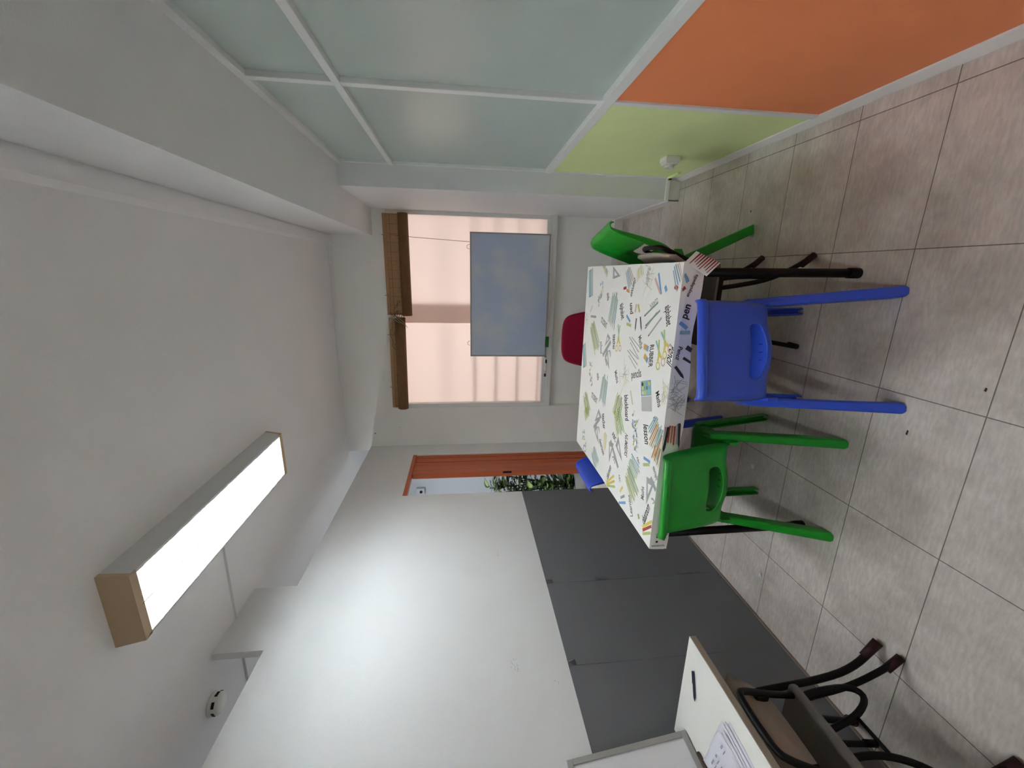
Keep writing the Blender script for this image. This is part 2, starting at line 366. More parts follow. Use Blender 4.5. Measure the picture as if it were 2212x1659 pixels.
# the second lamp of the same row hangs behind the photographer and lights the near half of the room
TUBE_NEAR = emit('fluorescent_tube_boosted', (0.92, 0.96, 1.0), TUBE_STRENGTH * 1.22)   # emission raised above the first lamp's to brighten the near half
dup(lamp, (-0.55, -0.75, ZC), -0.021, 'long white ceiling lamp hanging behind the photographer', (TUBE, TUBE_NEAR))
b = MB(); b.box((XL,1.896,ZC-0.012),(-1.246,1.910,ZC), CEIL, 0.002); b.box((-2.6,1.896,ZC-0.012),(XL-0.037,1.910,ZC), CEIL, 0.002)
b.box((XL+0.001,1.899,ZC-0.011),(XL+0.006,1.907,ZC-0.003), SPECK); tag(b.build('cable_trunking'), 'thin white cable duct running along the ceiling from the lamp', 'cable duct')
b = MB(); b.lathe([(0.052,0),(0.052,-0.012),(0.047,-0.013),(0.047,-0.036),(0.034,-0.044),(0.012,-0.046)], IVORY)
sd = thing('smoke_detector', 'round ivory smoke detector on the ceiling beyond the left wall', 'smoke detector', (-1.975, 1.631, ZC))
b.build('body', sd)
for a in range(0, 360, 60):
    t_ = math.radians(a + 10); b = MB()
    M = Matrix.Rotation(t_, 4, 'Z') @ Matrix.Translation((0.0465, 0, -0.024))
    b.box((-0.002,-0.013,-0.006),(0.002,0.013,0.006), BLACKP, M=M); b.build('sensor_slot', sd)

# ------------------------------------------------------------------ wall fittings
sk = thing('wall_socket', 'white surface power socket low on the green wall', 'socket', (XR, 2.58, 0.328))
b = MB()
b.box((-0.028,-0.043,-0.043),(0,0.043,0.043), IVORY, 0.003); b.box((-0.042,-0.038,-0.038),(-0.026,0.038,0.038), IVORY, 0.004); b.build('box', sk)
b = MB(); R90 = Matrix.Rotation(-PI/2, 4, 'Y')
b.lathe([(0.026,0.040),(0.026,0.058),(0.021,0.058),(0.020,0.046),(0.002,0.046)], IVORY, 24, R90); b.build('socket_face', sk)
b = MB()
for s in (-1, 1): b.tube([(-0.046,s*0.009,0),(-0.048,s*0.009,0)], 0.004, BLACKP, 8)
b.build('socket_holes', sk)
b = MB(); b.box((0.530,3.048,0.088),(XR-0.006,3.064,0.112), TRIM, 0.002); b.box((XR-0.013,2.90,0.092),(XR,3.064,0.110), GREENP, 0.002)
b.box((XR-0.02,3.03,0.088),(XR-0.002,3.05,0.104), SPECK); tag(b.build('cable_duct'), 'short white cable duct above the skirting at the pier', 'cable duct')

# ------------------------------------------------------------------ blinds
def make_blind(x0, z0, x1, z1, drop, roll_r, hooks, label, extra):
    t = thing('rolled_blind', label, 'blind', ((x0+x1)/2, 4.055, (z0+z1)/2), 0, 'rolled blinds over the window')
    ang = math.atan2(z1 - z0, x1 - x0); L = math.hypot(x1-x0, z1-z0); h = L/2
    RM = Matrix.Rotation(-ang, 4, 'Y')
    def bl(b, n):
        bmesh.ops.transform(b.bm, matrix=RM, verts=b.bm.verts); return b.build(n, t)
    b = MB()
    for i in range(16):      # woven slats
        z = -drop * i / 16; dz = drop / 16
        b.box((-h,-0.003+0.001*(i%2),z-dz*0.92),(h,0.003+0.001*(i%2),z), BAMBOO)
    n = int(L / 0.075)
    for i in range(n + 1):
        x = -h + 0.01 + (L - 0.02) * i / n; b.box((x-0.0012,-0.0048,-drop),(x+0.0012,-0.0034,0), STRINGM)
    b.box((-h,-0.006,-drop*0.42),(h,-0.0036,-drop*0.40), BAMBOOD)
    bl(b, 'woven_panel')
    b = MB(); b.box((-h,-0.012,-0.028),(h,0.010,0.002), BAMBOO, 0.003); bl(b, 'head_rail')
    b = MB(); P = []
    for i in range(40):      # spiral of rolled slats
        a = -i * 2*PI/16; r = roll_r - 0.006 * i / 16; P.append((r*math.cos(a) - 0.015, r*math.sin(a) - drop - roll_r*0.75))
    Q = [(roll_r*math.cos(a) - 0.015, roll_r*math.sin(a) - drop - roll_r*0.75) for a in [2*PI*i/18 for i in range(18)]]
    b.rings([[(x, y, z) for y, z in Q] for x in (-h-0.006+extra, h+0.004)], BAMBOOD, smooth=True); bl(b, 'roll')
    for hx in hooks:
        b = MB(); x = hx - (x0+x1)/2
        b.tube(smooth_path([(x,0.02,0.018),(x,-0.016,0.016),(x,-0.022,-0.005),(x-0.006,-0.020,-0.035),(x-0.012,-0.016,-0.03)]), 0.0025, WIRE, 6); b.build('hook', t)
    return t
rb = make_blind(-0.398, 2.258, 0.500, 2.263, 0.146, 0.046, (0.317, -0.218), 'bamboo blind rolled up over the right half of the window', 0)
lb = make_blind(-1.317, 2.258, -0.426, 2.252, 0.066, 0.050, (-0.586, -1.105), 'bamboo blind rolled up over the left half of the window', 0)
b = MB(); rr = random.Random(5)
for i in range(7):           # knotted pull cords
    p = [Vector((-0.13 + rr.uniform(0,0.30), -0.07 + rr.uniform(-0.01,0.008), -0.02 - rr.uniform(0,0.12)))]
    for j in range(6): p.append(p[-1] + Vector((rr.uniform(-0.06,0.06), rr.uniform(-0.006,0.006), rr.uniform(-0.045,0.04))))
    b.tube(smooth_path(p, 2), 0.0028, STRINGM, 6)
for i in range(3):
    b.tube(smooth_path([(0.02,-0.06,-0.02),(0.10,-0.075,-0.05-0.02*i),(0.04,-0.07,-0.10-0.03*i),(0.03-0.02*i,-0.065,-0.15-0.02*i)], 2), 0.0026, mat('pale_cord','b9ad98',0.8,0.2), 6)
o = b.build('pull_cord', lb); o.location = (-0.50 + 0.8715, 0.0, 0.01)
b = MB(); b.tube([(0.317,3.985,2.20),(0.300,3.985,2.0),(0.279,4.045,1.487)], 0.0022, mat('brown_cord','7a5a45',0.8,0.2), 6)
tag(b.build('hanging_string'), 'thin brown string hanging from the right blind to the whiteboard', 'string')

# ------------------------------------------------------------------ window whiteboard and what stands on the sill
wb = thing('whiteboard', 'large whiteboard standing on the window sill against the glass', 'whiteboard', (-0.215, 4.034, 0.7125))
TL = Matrix.Rotation(math.radians(-1.5), 4, 'X')
BOARDG = mat('smeared_whiteboard', 'c9d3e4', 0.3, 0.5, 0.10, 2.6)
mx_ = [n for n in BOARDG.node_tree.nodes if n.type == 'MIX'][0]       # wiped marker dust: blue-grey smears over off-white enamel
mx_.inputs[6].default_value = (*hexc('b6c3dc'), 1); mx_.inputs[7].default_value = (*hexc('cbd2d8'), 1)
cr_ = BOARDG.node_tree.nodes.new('ShaderNodeValToRGB'); cr_.color_ramp.elements[0].position = 0.42; cr_.color_ramp.elements[1].position = 0.62
nz_ = [n for n in BOARDG.node_tree.nodes if n.type == 'TEX_NOISE'][0]
BOARDG.node_tree.links.new(nz_.outputs['Fac'], cr_.inputs[0]); BOARDG.node_tree.links.new(cr_.outputs[0], mx_.inputs[0])
b = MB(); b.box((-0.572,0.001,0.02),(0.572,0.012,0.765), BOARDG, M=TL); b.build('writing_surface', wb)
b = MB()
for a, c in (((-0.583,-0.004,0.015),(-0.570,0.016,0.772)),((0.570,-0.004,0.015),(0.583,0.016,0.772)),((-0.570,-0.004,0.015),(0.570,0.016,0.028)),((-0.570,-0.004,0.760),(0.570,0.016,0.772))): b.box(a, c, ALU, M=TL)
b.build('frame', wb)
b = MB(); b.box((-0.21,-0.040,0.018),(0.235,-0.003,0.024), ALU, 0.002); b.box((-0.21,-0.042,0.018),(0.235,-0.038,0.032), ALU, 0.001); b.build('pen_tray', wb)
for s in (-1, 1):
    b = MB(); b.tube(smooth_path([(s*0.45-0.02,0.01,0.775),(s*0.45-0.015,0.012,0.80),(s*0.45+0.015,0.012,0.80),(s*0.45+0.02,0.01,0.775)]), 0.002, WIRE, 6); b.build('hanging_loop', wb)
e = thing('board_eraser', 'green felt board eraser standing on the window sill', 'eraser', (-0.645, 4.005, 0.7125))
b = MB(); b.box((-0.052,-0.012,0),(0.052,0.002,0.03), GERAS, 0.003); b.build('felt', e)
b = MB(); b.box((-0.052,0.002,0),(0.052,0.012,0.032), BLACKP, 0.003); b.build('grip', e)
def marker(loc, rz, label):
    t = thing('marker_pen', label, 'marker pen', loc, rz, 'whiteboard markers on the sill'); b = MB(); b.tube([(-0.045,0,0),(0.045,0,0)], 0.0085, IVORY, 12); b.build('barrel', t)
    b = MB(); b.tube([(0.040,0,0),(0.072,0,0)], 0.0093, INKD, 12); b.build('cap', t); b = MB(); b.tube([(-0.049,0,0),(-0.0445,0,0)], 0.0075, INKD, 12); b.build('end_plug', t)
    return t
m1 = marker((-0.855, 4.083, 0.722), 0.25, 'white marker with dark cap on the sill, nearest the whiteboard')
m2 = dup(m1, (-0.905, 4.052, 0.722), -0.2, 'white marker with dark cap on the sill, middle of the three')
m3 = dup(m1, (-0.945, 4.082, 0.722), 3.35, 'white marker with dark cap on the sill, farthest left')

# ------------------------------------------------------------------ plastic school chairs
def make_shell_chair(m, loc, rz, label):
    t = thing('plastic_chair', label, 'chair', loc, rz, 'plastic school chairs around the table')
    # profile rows: y, z, half width, sideways wrap (forward), side droop
    rows = [(-0.020,0.754,0.166,0.010,0),(-0.024,0.772,0.167,0.012,0),(-0.010,0.779,0.168,0.016,0),(0.008,0.774,0.169,0.022,0),(0.018,0.740,0.172,0.030,0),(0.034,0.670,0.175,0.040,0),(0.050,0.600,0.178,0.046,0),
            (0.064,0.545,0.180,0.050,0),(0.080,0.494,0.181,0.050,0),(0.092,0.462,0.178,0.048,0.004),(0.118,0.436,0.176,0.030,0.022),(0.160,0.424,0.178,0.0,0.048),(0.230,0.419,0.181,0,0.046),(0.310,0.420,0.183,0,0.040),(0.390,0.424,0.186,0,0.030),(0.425,0.418,0.186,0,0.024),(0.440,0.400,0.184,-0.004,0.018)]
    us = [-1,-0.965,-0.91,-0.76,-0.54,-0.36,-0.18,0,0.18,0.36,0.54,0.76,0.91,0.965,1]
    def edge(u): return 1.0 if abs(u) == 1 else 0.45 if abs(u) > 0.95 else 0.07 if abs(u) > 0.9 else 0.0
    b = MB(); k = b.mi(m); V = []
    for r, (y, z, wd, wr, dr) in enumerate(rows):
        L = []
        for u in us:
            sag = max(0, 1 - (u/0.56)**2)
            dz = {7: -0.010, 8: -0.030, 9: -0.028, 10: -0.014}.get(r, 0) * sag
            L.append(b.bm.verts.new((u*wd, y + wr*edge(u), z + dz - dr*edge(u))))
        V.append(L)
    for r in range(len(rows) - 1):
        for c in range(len(us) - 1):
            if r == 7 and 4 <= c <= 9: continue        # hand slot
            f = b.bm.faces.new([V[r][c], V[r][c+1], V[r+1][c+1], V[r+1][c]]); f.material_index = k; f.smooth = True
    o = b.build('shell', t)
    md = o.modifiers.new('solid', 'SOLIDIFY'); md.thickness = 0.009; md.offset = 0
    md = o.modifiers.new('sub', 'SUBSURF'); md.levels = 2; md.render_levels = 2
    def leg(top, bot, wt, wb_, dp, face):
        b = MB(); R = []
        for tt in (0, 0.03, 0.5, 0.93, 0.985, 1.0):
            p = Vector(top).lerp(Vector(bot), tt); w_ = (wt + (wb_ - wt)*tt)/2; d_ = dp * (1 if tt < 0.9 else 0.95)
            if tt in (0, 1.0): w_ *= 0.72
            th = 0.006
            prof = [(-w_,d_),(-w_,0.006),(-w_+0.006,0),(w_-0.006,0),(w_,0.006),(w_,d_),(w_-th,d_),(w_-th,0.009),(-w_+th,0.009),(-w_+th,d_)]
            R.append([(p.x + a, p.y + face*q, p.z) for a, q in prof])
        b.rings(R, m, smooth=False); o = b.build('leg', t)
        md = o.modifiers.new('bev', 'BEVEL'); md.width = 0.003; md.segments = 2; md.limit_method = 'ANGLE'
    for s in (-1, 1):
        leg((s*0.190,0.196,0.468), (s*0.207,-0.014,0.0), 0.032, 0.040, 0.056, 1)
        leg((s*0.178,0.425,0.412), (s*0.202,0.482,0.0), 0.036, 0.034, 0.042, -1)
        b = MB(); b.rings([[(s*0.172,y,z0),(s*0.184,y,z0),(s*0.184,y,z1),(s*0.172,y,z1)] for y, z0, z1 in ((0.12,0.385,0.425),(0.16,0.368,0.418),(0.30,0.374,0.412),(0.42,0.36,0.405))], m, smooth=False); b.build('side_rib', t)
    for i in range(3):
        b = MB(); b.box((-0.03+0.03*i-0.0012,0.150,0.428),(-0.03+0.03*i+0.0012,0.168,0.4305), SPECK); b.build('moulding_mark', t)
    return t
c1 = make_shell_chair(BLUE, (-0.232, 1.278, 0), 0.23, 'blue plastic chair with its back to the camera at the near table edge')
sw = (BLUE, GREEN)
dup(c1, (-0.851, 1.387, 0), 0.085, 'green plastic chair beside the blue one at the near left table corner', sw)
dup(c1, (0.227, 2.41, 0), math.radians(102), 'green plastic chair on the right side of the table, facing left', sw)
dup(c1, (-1.285, 2.41, 0), -PI/2, 'blue plastic chair tucked under the left table edge near the doorway')

# ------------------------------------------------------------------ tube-frame plywood chairs
def make_tube_chair(loc, rz, label):
    t = thing('plywood_chair', label, 'chair', loc, rz, 'black tube chairs with plywood seats'); r = 0.0105; hw = 0.160
    b = MB(); b.prism(rrect(-0.152,0.046,0.152,0.43,0.03), 0.434, 0.445, PLYD); b.build('seat', t)
    b = MB(); R = []
    for i in range(13):
        u = -1 + 2*i/12; x = u*0.182; y = 0.012 + 0.013*u*u; e = 0.040*max(0, (abs(u)-0.6)/0.4)**2
        R.append([(x,y+0.052,0.545+e),(x,y+0.062,0.545+e),(x,y+0.010,0.702-e),(x,y,0.702-e)])
    b.rings(R, PLY, smooth=True); b.build('backrest', t)
    for s in (-1, 1):
        b = MB(); b.tube(smooth_path([(s*0.15,0.16,0.425),(s*hw,0.15,0.36),(s*hw,0.12,0.20),(s*hw,0.06,0.08),(s*(hw+0.004),0.012,0.012)]), r, BLACKM); lg = b.build('leg', t)
        b = MB(); b.tube([(s*(hw+0.0005),0.055,0.061),(s*(hw+0.004),0.010,0.010)], 0.0145, MAROONR); b.build('foot_cap', lg)
        b = MB(); b.tube(smooth_path([(s*0.15,0.30,0.425),(s*hw,0.34,0.39),(s*hw,0.39,0.20),(s*hw,0.42,0.012)]), r, BLACKM); lg = b.build('leg', t)
        b = MB(); b.tube([(s*hw,0.410,0.05),(s*hw,0.42,0.002)], 0.013, BLACKP); b.build('foot_cap', lg)
        b = MB(); b.tube([(s*0.15,0.12,0.4225),(s*0.15,0.42,0.4225)], r, BLACKM); b.build('seat_rail', t)
        b = MB(); b.box((s*0.112-0.016,0.034,0.565),(s*0.112+0.016,0.058,0.610), BLACKP, 0.004); b.build('clamp', t)
    b = MB(); b.tube(smooth_path([(-0.15,0.16,0.4225),(-0.136,0.10,0.418),(-0.128,0.084,0.45),(-0.112,0.044,0.57),(-0.100,0.002,0.665),(-0.084,-0.010,0.692),(-0.02,-0.010,0.696),(0.02,-0.010,0.696),(0.084,-0.010,0.692),(0.100,0.002,0.665),(0.112,0.044,0.57),(0.128,0.084,0.45),(0.136,0.10,0.418),(0.15,0.16,0.4225)]), r, BLACKM); b.build('back_frame', t)
    for s in (-1, 1):
        b = MB(); b.tube(smooth_path([(s*0.140,0.12,0.418),(s*0.152,0.108,0.33),(s*0.156,0.108,0.20),(s*0.115,0.108,0.17),(s*0.060,0.108,0.26),(s*0.040,0.12,0.36),(s*0.04,0.16,0.428)]), r, BLACKM); b.build('brace', t)
    b = MB(); b.tube([(-0.055,0.108,0.27),(0.055,0.108,0.27)], 0.006, BLACKM); b.build('cross_rod', t)
    return t
t1 = make_tube_chair((0.119, 1.908, 0), PI/2, 'black tube chair with plywood backrest tucked at the right table edge')
dup(t1, (-1.284, 0.842, 0), PI/2, 'black tube chair with beige plywood backrest pushed against the white desk')

# ------------------------------------------------------------------ maroon chair
mc = thing('upholstered_chair', 'maroon upholstered chair behind the far table edge, facing the table', 'chair', (-0.485, 3.17, 0), 0.05)
b = MB(); R = []
for i in range(13):
    u = -1 + 2*i/12; x = u*0.235; y = -0.05*u*u; h = 0.355 * (1 - abs(u)**5) ** 0.30 if abs(u) < 1 else 0.05
    R.append([(x,y-0.022,0.43),(x,y+0.018,0.43),(x,y+0.028,0.43+h*0.75),(x,y+0.024,0.43+h),(x,y-0.004,0.43+h+0.004),(x,y-0.016,0.43+h*0.75)])
b.rings(R, MAROON); o = b.build('backrest', mc); md = o.modifiers.new('sub', 'SUBSURF'); md.levels = 2; md.render_levels = 2
b = MB(); b.prism(rrect(-0.23,-0.44,0.23,0.0,0.06), 0.40, 0.455, MAROON, smooth=True); b.build('seat', mc)
for sx in (-1, 1):
    for y0, y1 in ((-0.38,-0.42),(0.0,0.06)):
        b = MB(); b.tube([(sx*0.19,y0,0.405),(sx*0.22,y1,0.0)], 0.011, BLACKM); b.build('leg', mc)
    b = MB(); b.tube(smooth_path([(sx*0.10,-0.10,0.395),(sx*0.10,0.06,0.40),(sx*0.10,0.045,0.60)]), 0.010, BLACKM); b.build('back_support', mc)

# ------------------------------------------------------------------ the table
tb = thing('table', 'rectangular classroom table with black legs under the printed cloths', 'table', (-0.564, 2.15, 0)); tl = Vector(tb.location)
def tpart(b, n, p=None):
    o = b.build(n, p or tb)
    if p is None: o.location = -tl
    return o
b = MB(); b.box((-1.178,1.534,0.700),(0.050,2.765,0.7255), PLYE, 0.003); tpart(b, 'tabletop')
b = MB()
for a, c in (((-1.10,1.585,0.655),(0.0,1.605,0.699)),((-1.10,2.70,0.655),(0.0,2.72,0.699)),((-1.12,1.60,0.655),(-1.10,2.70,0.699)),((-0.02,1.60,0.655),(0.0,2.70,0.699))): b.box(a, c, BLACKM)
tpart(b, 'frame')
for (xa, ya, xb, yb_) in ((0.020,1.556,0.031,1.522),(-1.128,1.556,-1.095,1.516),(0.020,2.735,0.030,2.75),(-1.13,2.735,-1.12,2.75)):
    b = MB(); b.tube([(xa,ya,0.699),(xb,yb_,0.012)], 0.0175, BLACKM, 14); lg = tpart(b, 'leg')
    b = MB(); b.tube([(xb+(xa-xb)*0.05,yb_+(ya-yb_)*0.05,0.045),(xb,yb_,0)], 0.0205, BLACKP, 14); b.build('foot_cap', lg)

# printed table cloths: one sheet of vinyl each, the print lies in the sheet's own mesh
CL = mat('vinyl_cloth', 'f4f2ec', 0.45, 0.4, 0.02, 20)
C = {k: mat('print_' + k, h, 0.5, 0.35) for k, h in dict(K='2b2b2d',D='6d6d6d',G='a5a5a3',teal='93bdb8',teal2='78a9b4',green='a3b56e',green2='6f8f5e',lgreen='b9cb80',yellow='dccb62',blue='7ba6d2',pink='d8b9b0',red='b0463e',crimson='862c2a',orange='dba85f',brown='a77a4c',cream='dcd6b6',grey='a9aaa6',black='3a3438',ink='3d363c',lightgrey='c3c3bf',mid='8f9a94').items()}
TC = {}
def text_polys(s, shear=0.0):
    k = (s, shear)
    if k in TC: return TC[k]
    cu = bpy.data.curves.new('lettering', 'FONT'); cu.body = s; cu.align_x = 'CENTER'; cu.align_y = 'CENTER'; cu.shear = shear; cu.resolution_u = 3; cu.offset = 0.018
    o = bpy.data.objects.new('lettering', cu); COL.objects.link(o); bpy.context.view_layer.update()
    me = bpy.data.meshes.new_from_object(o.evaluated_get(bpy.context.evaluated_depsgraph_get()))
    P = [[(me.vertices[i].co.x, me.vertices[i].co.y) for i in p.vertices] for p in me.polygons]
    xs = [x for p in P for x, _ in p]; ys_ = [y for p in P for _, y in p]
    bpy.data.objects.remove(o); bpy.data.curves.remove(cu); bpy.data.meshes.remove(me)
    TC[k] = (P, max(xs) - min(xs), (max(xs) + min(xs))/2, (max(ys_)+min(ys_))/2); return TC[k]
class Printer:
    def __init__(s, mb, f, flat=False): s.mb, s.f, s.n, s.flat = mb, f, 0, flat
    def poly(s, pts, m):
        s.mb.face([s.f(x, y, s.n) for x, y in pts], m)
    def step(s): s.n += 1
    def stripe(s, ax, ay, bx, by, wd, m, tip=None):
        d = Vector((bx-ax, by-ay)); l = d.length or 1e-6; d /= l; q = Vector((-d.y, d.x)) * wd/2
        s.step(); s.poly([(ax+q.x,ay+q.y),(ax-q.x,ay-q.y),(bx-q.x,by-q.y),(bx+q.x,by+q.y)], m)
        if tip: s.poly([(bx+q.x,by+q.y),(bx-q.x,by-q.y),(bx+d.x*wd*1.6,by+d.y*wd*1.6)], tip)
    def word(s, txt, ax, ay, bx, by, m, style, tall=1.0):
        P, wd, cx, cy = text_polys(txt, style); d = Vector((bx-ax, by-ay)); sc_ = d.length / wd; d.normalize(); q = Vector((-d.y, d.x)); s.step()
        mx, my = (ax+bx)/2, (ay+by)/2
        for p in P: s.poly([(mx + sc_*((x-cx)*d.x + tall*(y-cy)*q.x), my + sc_*((x-cx)*d.y + tall*(y-cy)*q.y)) for x, y in p], m)
    def ring(s, cx, cy, r0, r1, m, n=12, half=False, a0=0):
        s.step(); n2 = n // 2 if half else n
        for i in range(n2):
            a, c = a0 + 2*PI*i/n, a0 + 2*PI*(i+1)/n
            s.poly([(cx+r0*math.cos(a),cy+r0*math.sin(a)),(cx+r1*math.cos(a),cy+r1*math.sin(a)),(cx+r1*math.cos(c),cy+r1*math.sin(c)),(cx+r0*math.cos(c),cy+r0*math.sin(c))], m)
    def blob(s, pts, m): s.step(); s.poly(pts, m)
    def motif(s, k, c, ax, ay, bx, by, rn):
        d = Vector((bx-ax, by-ay)); L = d.length or 1e-6; d /= L; q = Vector((-d.y, d.x))
        P = lambda a, e: (ax + d.x*a*L + q.x*e, ay + d.y*a*L + q.y*e)
        if k == 'w':
            s.word(c, ax, ay, bx, by, C[rn], {'classroom':0.45,'lesson':0.3,'NUMBERS':0.35,'RUBBER':-0.35,'pen':0.15,'encyclopedia':0.2,'Pencil':0.2}.get(c, 0.0), 1.1 if s.flat else {'alphabet':2.6,'blackboard':2.2,'teacher':2.3,'Maths':1.7,'RUBBER':1.9,'geography':2.4,'NUMBERS':1.9,'pencils':1.3,'Learning':1.6,'LEARN':1.3,'pen':1.4,'12':1.2,'ABC':1.3}.get(c, 2.0))
        elif k == 's': s.stripe(ax, ay, bx, by, 0.014 if L > 0.03 else 0.018, C[c])
        elif k == 'b':
            pal = {'teal':['teal','teal2','grey','lgreen','teal','mid','grey'],'green':['lgreen','green','green2','yellow','green','grey','green2'],'yellow':['cream','yellow','cream','lgreen'],'marker':['grey','blue','mid','grey','pink'],'grey':['grey','mid'],'pens':['mid','grey','D'],'ink':['black','ink'],'brown':['brown','orange','brown','teal','brown','cream'],'red':['red','brown','red','grey']}[c]
            n = {'pens':2,'grey':3,'ink':2,'yellow':5,'marker':5}.get(c, 9); W = {'pens':0.035,'grey':0.03,'ink':0.045,'yellow':0.05,'marker':0.05}.get(c, 0.085); w1 = W/n*(0.5 if c in ('pens','grey','ink') else 0.8)
            for i in range(n):
                e = (i/(max(n-1,1)) - 0.5) * W; a = rn.uniform(-0.03,0.16); z = rn.uniform(0.82,1.02); sp = (i/(max(n-1,1)) - 0.5)*0.02
                p0, p1 = P(a, e), P(z, e + sp); s.stripe(p0[0],p0[1],p1[0],p1[1], w1, C[pal[i % len(pal)]], C['cream' if c not in ('ink','pens') else 'K'])
        elif k == 't':
            h = L*0.62; A = [(0,0),(1,0),(0.0,1.0)]; I = [(0.2,0.17),(0.62,0.17),(0.2,0.60)]; s.step()
            for i in range(3):
                j = (i+1) % 3; s.poly([P(A[i][0],A[i][1]*h),P(A[j][0],A[j][1]*h),P(I[j][0],I[j][1]*h),P(I[i][0],I[i][1]*h)], C['grey'])
        elif k == 'r':
            s.stripe(ax, ay, bx, by, 0.022, C['grey'])
            for i in range(9): p0, p1 = P(0.05+0.1*i, 0.002), P(0.05+0.1*i, 0.010); s.stripe(*p0, *p1, 0.0015, C['mid'])
        elif k == 'o': s.ring(ax, ay, 0.017, 0.026, C['grey'], 16, True, math.atan2(d.y, d.x)); s.stripe(*P(0,0.0), *P(0,0.026), 0.006, C['grey'])
        elif k == 'x':
            s.stripe(*P(0,-0.004), *P(0.62,0.010), 0.012, C['teal']); s.stripe(*P(0.05,0.022), *P(0.62,-0.006), 0.012, C['lgreen']); s.stripe(*P(0.5,0.012), *P(0.72,-0.018), 0.014, C['yellow']); s.stripe(*P(0.5,0.0), *P(0.72,0.022), 0.014, C['yellow'])
            p = P(0.88,-0.022); s.ring(*p, 0.012, 0.019, C['yellow']); p = P(0.88,0.026); s.ring(*p, 0.012, 0.019, C['pink'])
        elif k == 'p':
            W = 0.105; s.blob([P(0.0+0.0*0,0) for _ in range(0)] or [P(x, y) for x, y in rrect(0.0,-W/2,0.52,W/2,0.0001,1)], C['teal2']); s.blob([P(x, y) for x, y in rrect(0.03,-W/2+0.006,0.49,W/2-0.006,0.0001,1)], C['teal'])
            s.blob([P(x, y) for x, y in rrect(0.54,-W/2,1.06,W/2,0.0001,1)], C['lightgrey'])
            for i, cc in enumerate(('ink','green','blue','yellow','yellow','teal2','green2','blue','cream','yellow')):
                p = P(0.11 + 0.145*(i//4) if i < 8 else 0.42, -0.034 + 0.0225*(i % 4)); s.step(); s.poly([(p[0]+0.010*math.cos(a), p[1]+0.010*math.sin(a)) for a in [2*PI*j/10 for j in range(10)]], C[cc])
        elif k == 'e': s.stripe(*P(-0.4,0), *P(0.55,0), 0.026, C['orange']); s.stripe(*P(0.55,0), *P(1.1,0), 0.026, C['blue'])
        elif k == 'c':
            for i in range(7):
                cc = ('blue','yellow','grey','grey','blue','lgreen','mid')[i]; x, y = ax + rn.uniform(-0.04,0.04), ay + rn.uniform(-0.03,0.03); a = rn.uniform(0, PI)
                s.stripe(x, y, x+0.018*math.cos(a), y+0.018*math.sin(a), 0.012, C[cc]); s.stripe(x, y, x-0.022*math.cos(a+0.6), y-0.022*math.sin(a+0.6), 0.003, C['grey'])
        elif k == 'z':
            for i in range(22):
                x, y, a = ax + rn.gauss(0,0.026), ay + rn.gauss(0,0.02), rn.uniform(0, PI); l = rn.uniform(0.015,0.035)
                s.stripe(x-l*math.cos(a), y-l*math.sin(a), x+l*math.cos(a), y+l*math.sin(a), 0.0018, C[c or rn.choice(['cream','yellow','G'])])
        elif k == 'k':
            s.stripe(*P(0,0), *P(1,0), 0.05, C['teal2']); s.stripe(*P(0.06,0), *P(0.94,0), 0.036, C['teal']); s.stripe(*P(0,0.045), *P(1,0.045), 0.032, C['lightgrey'])
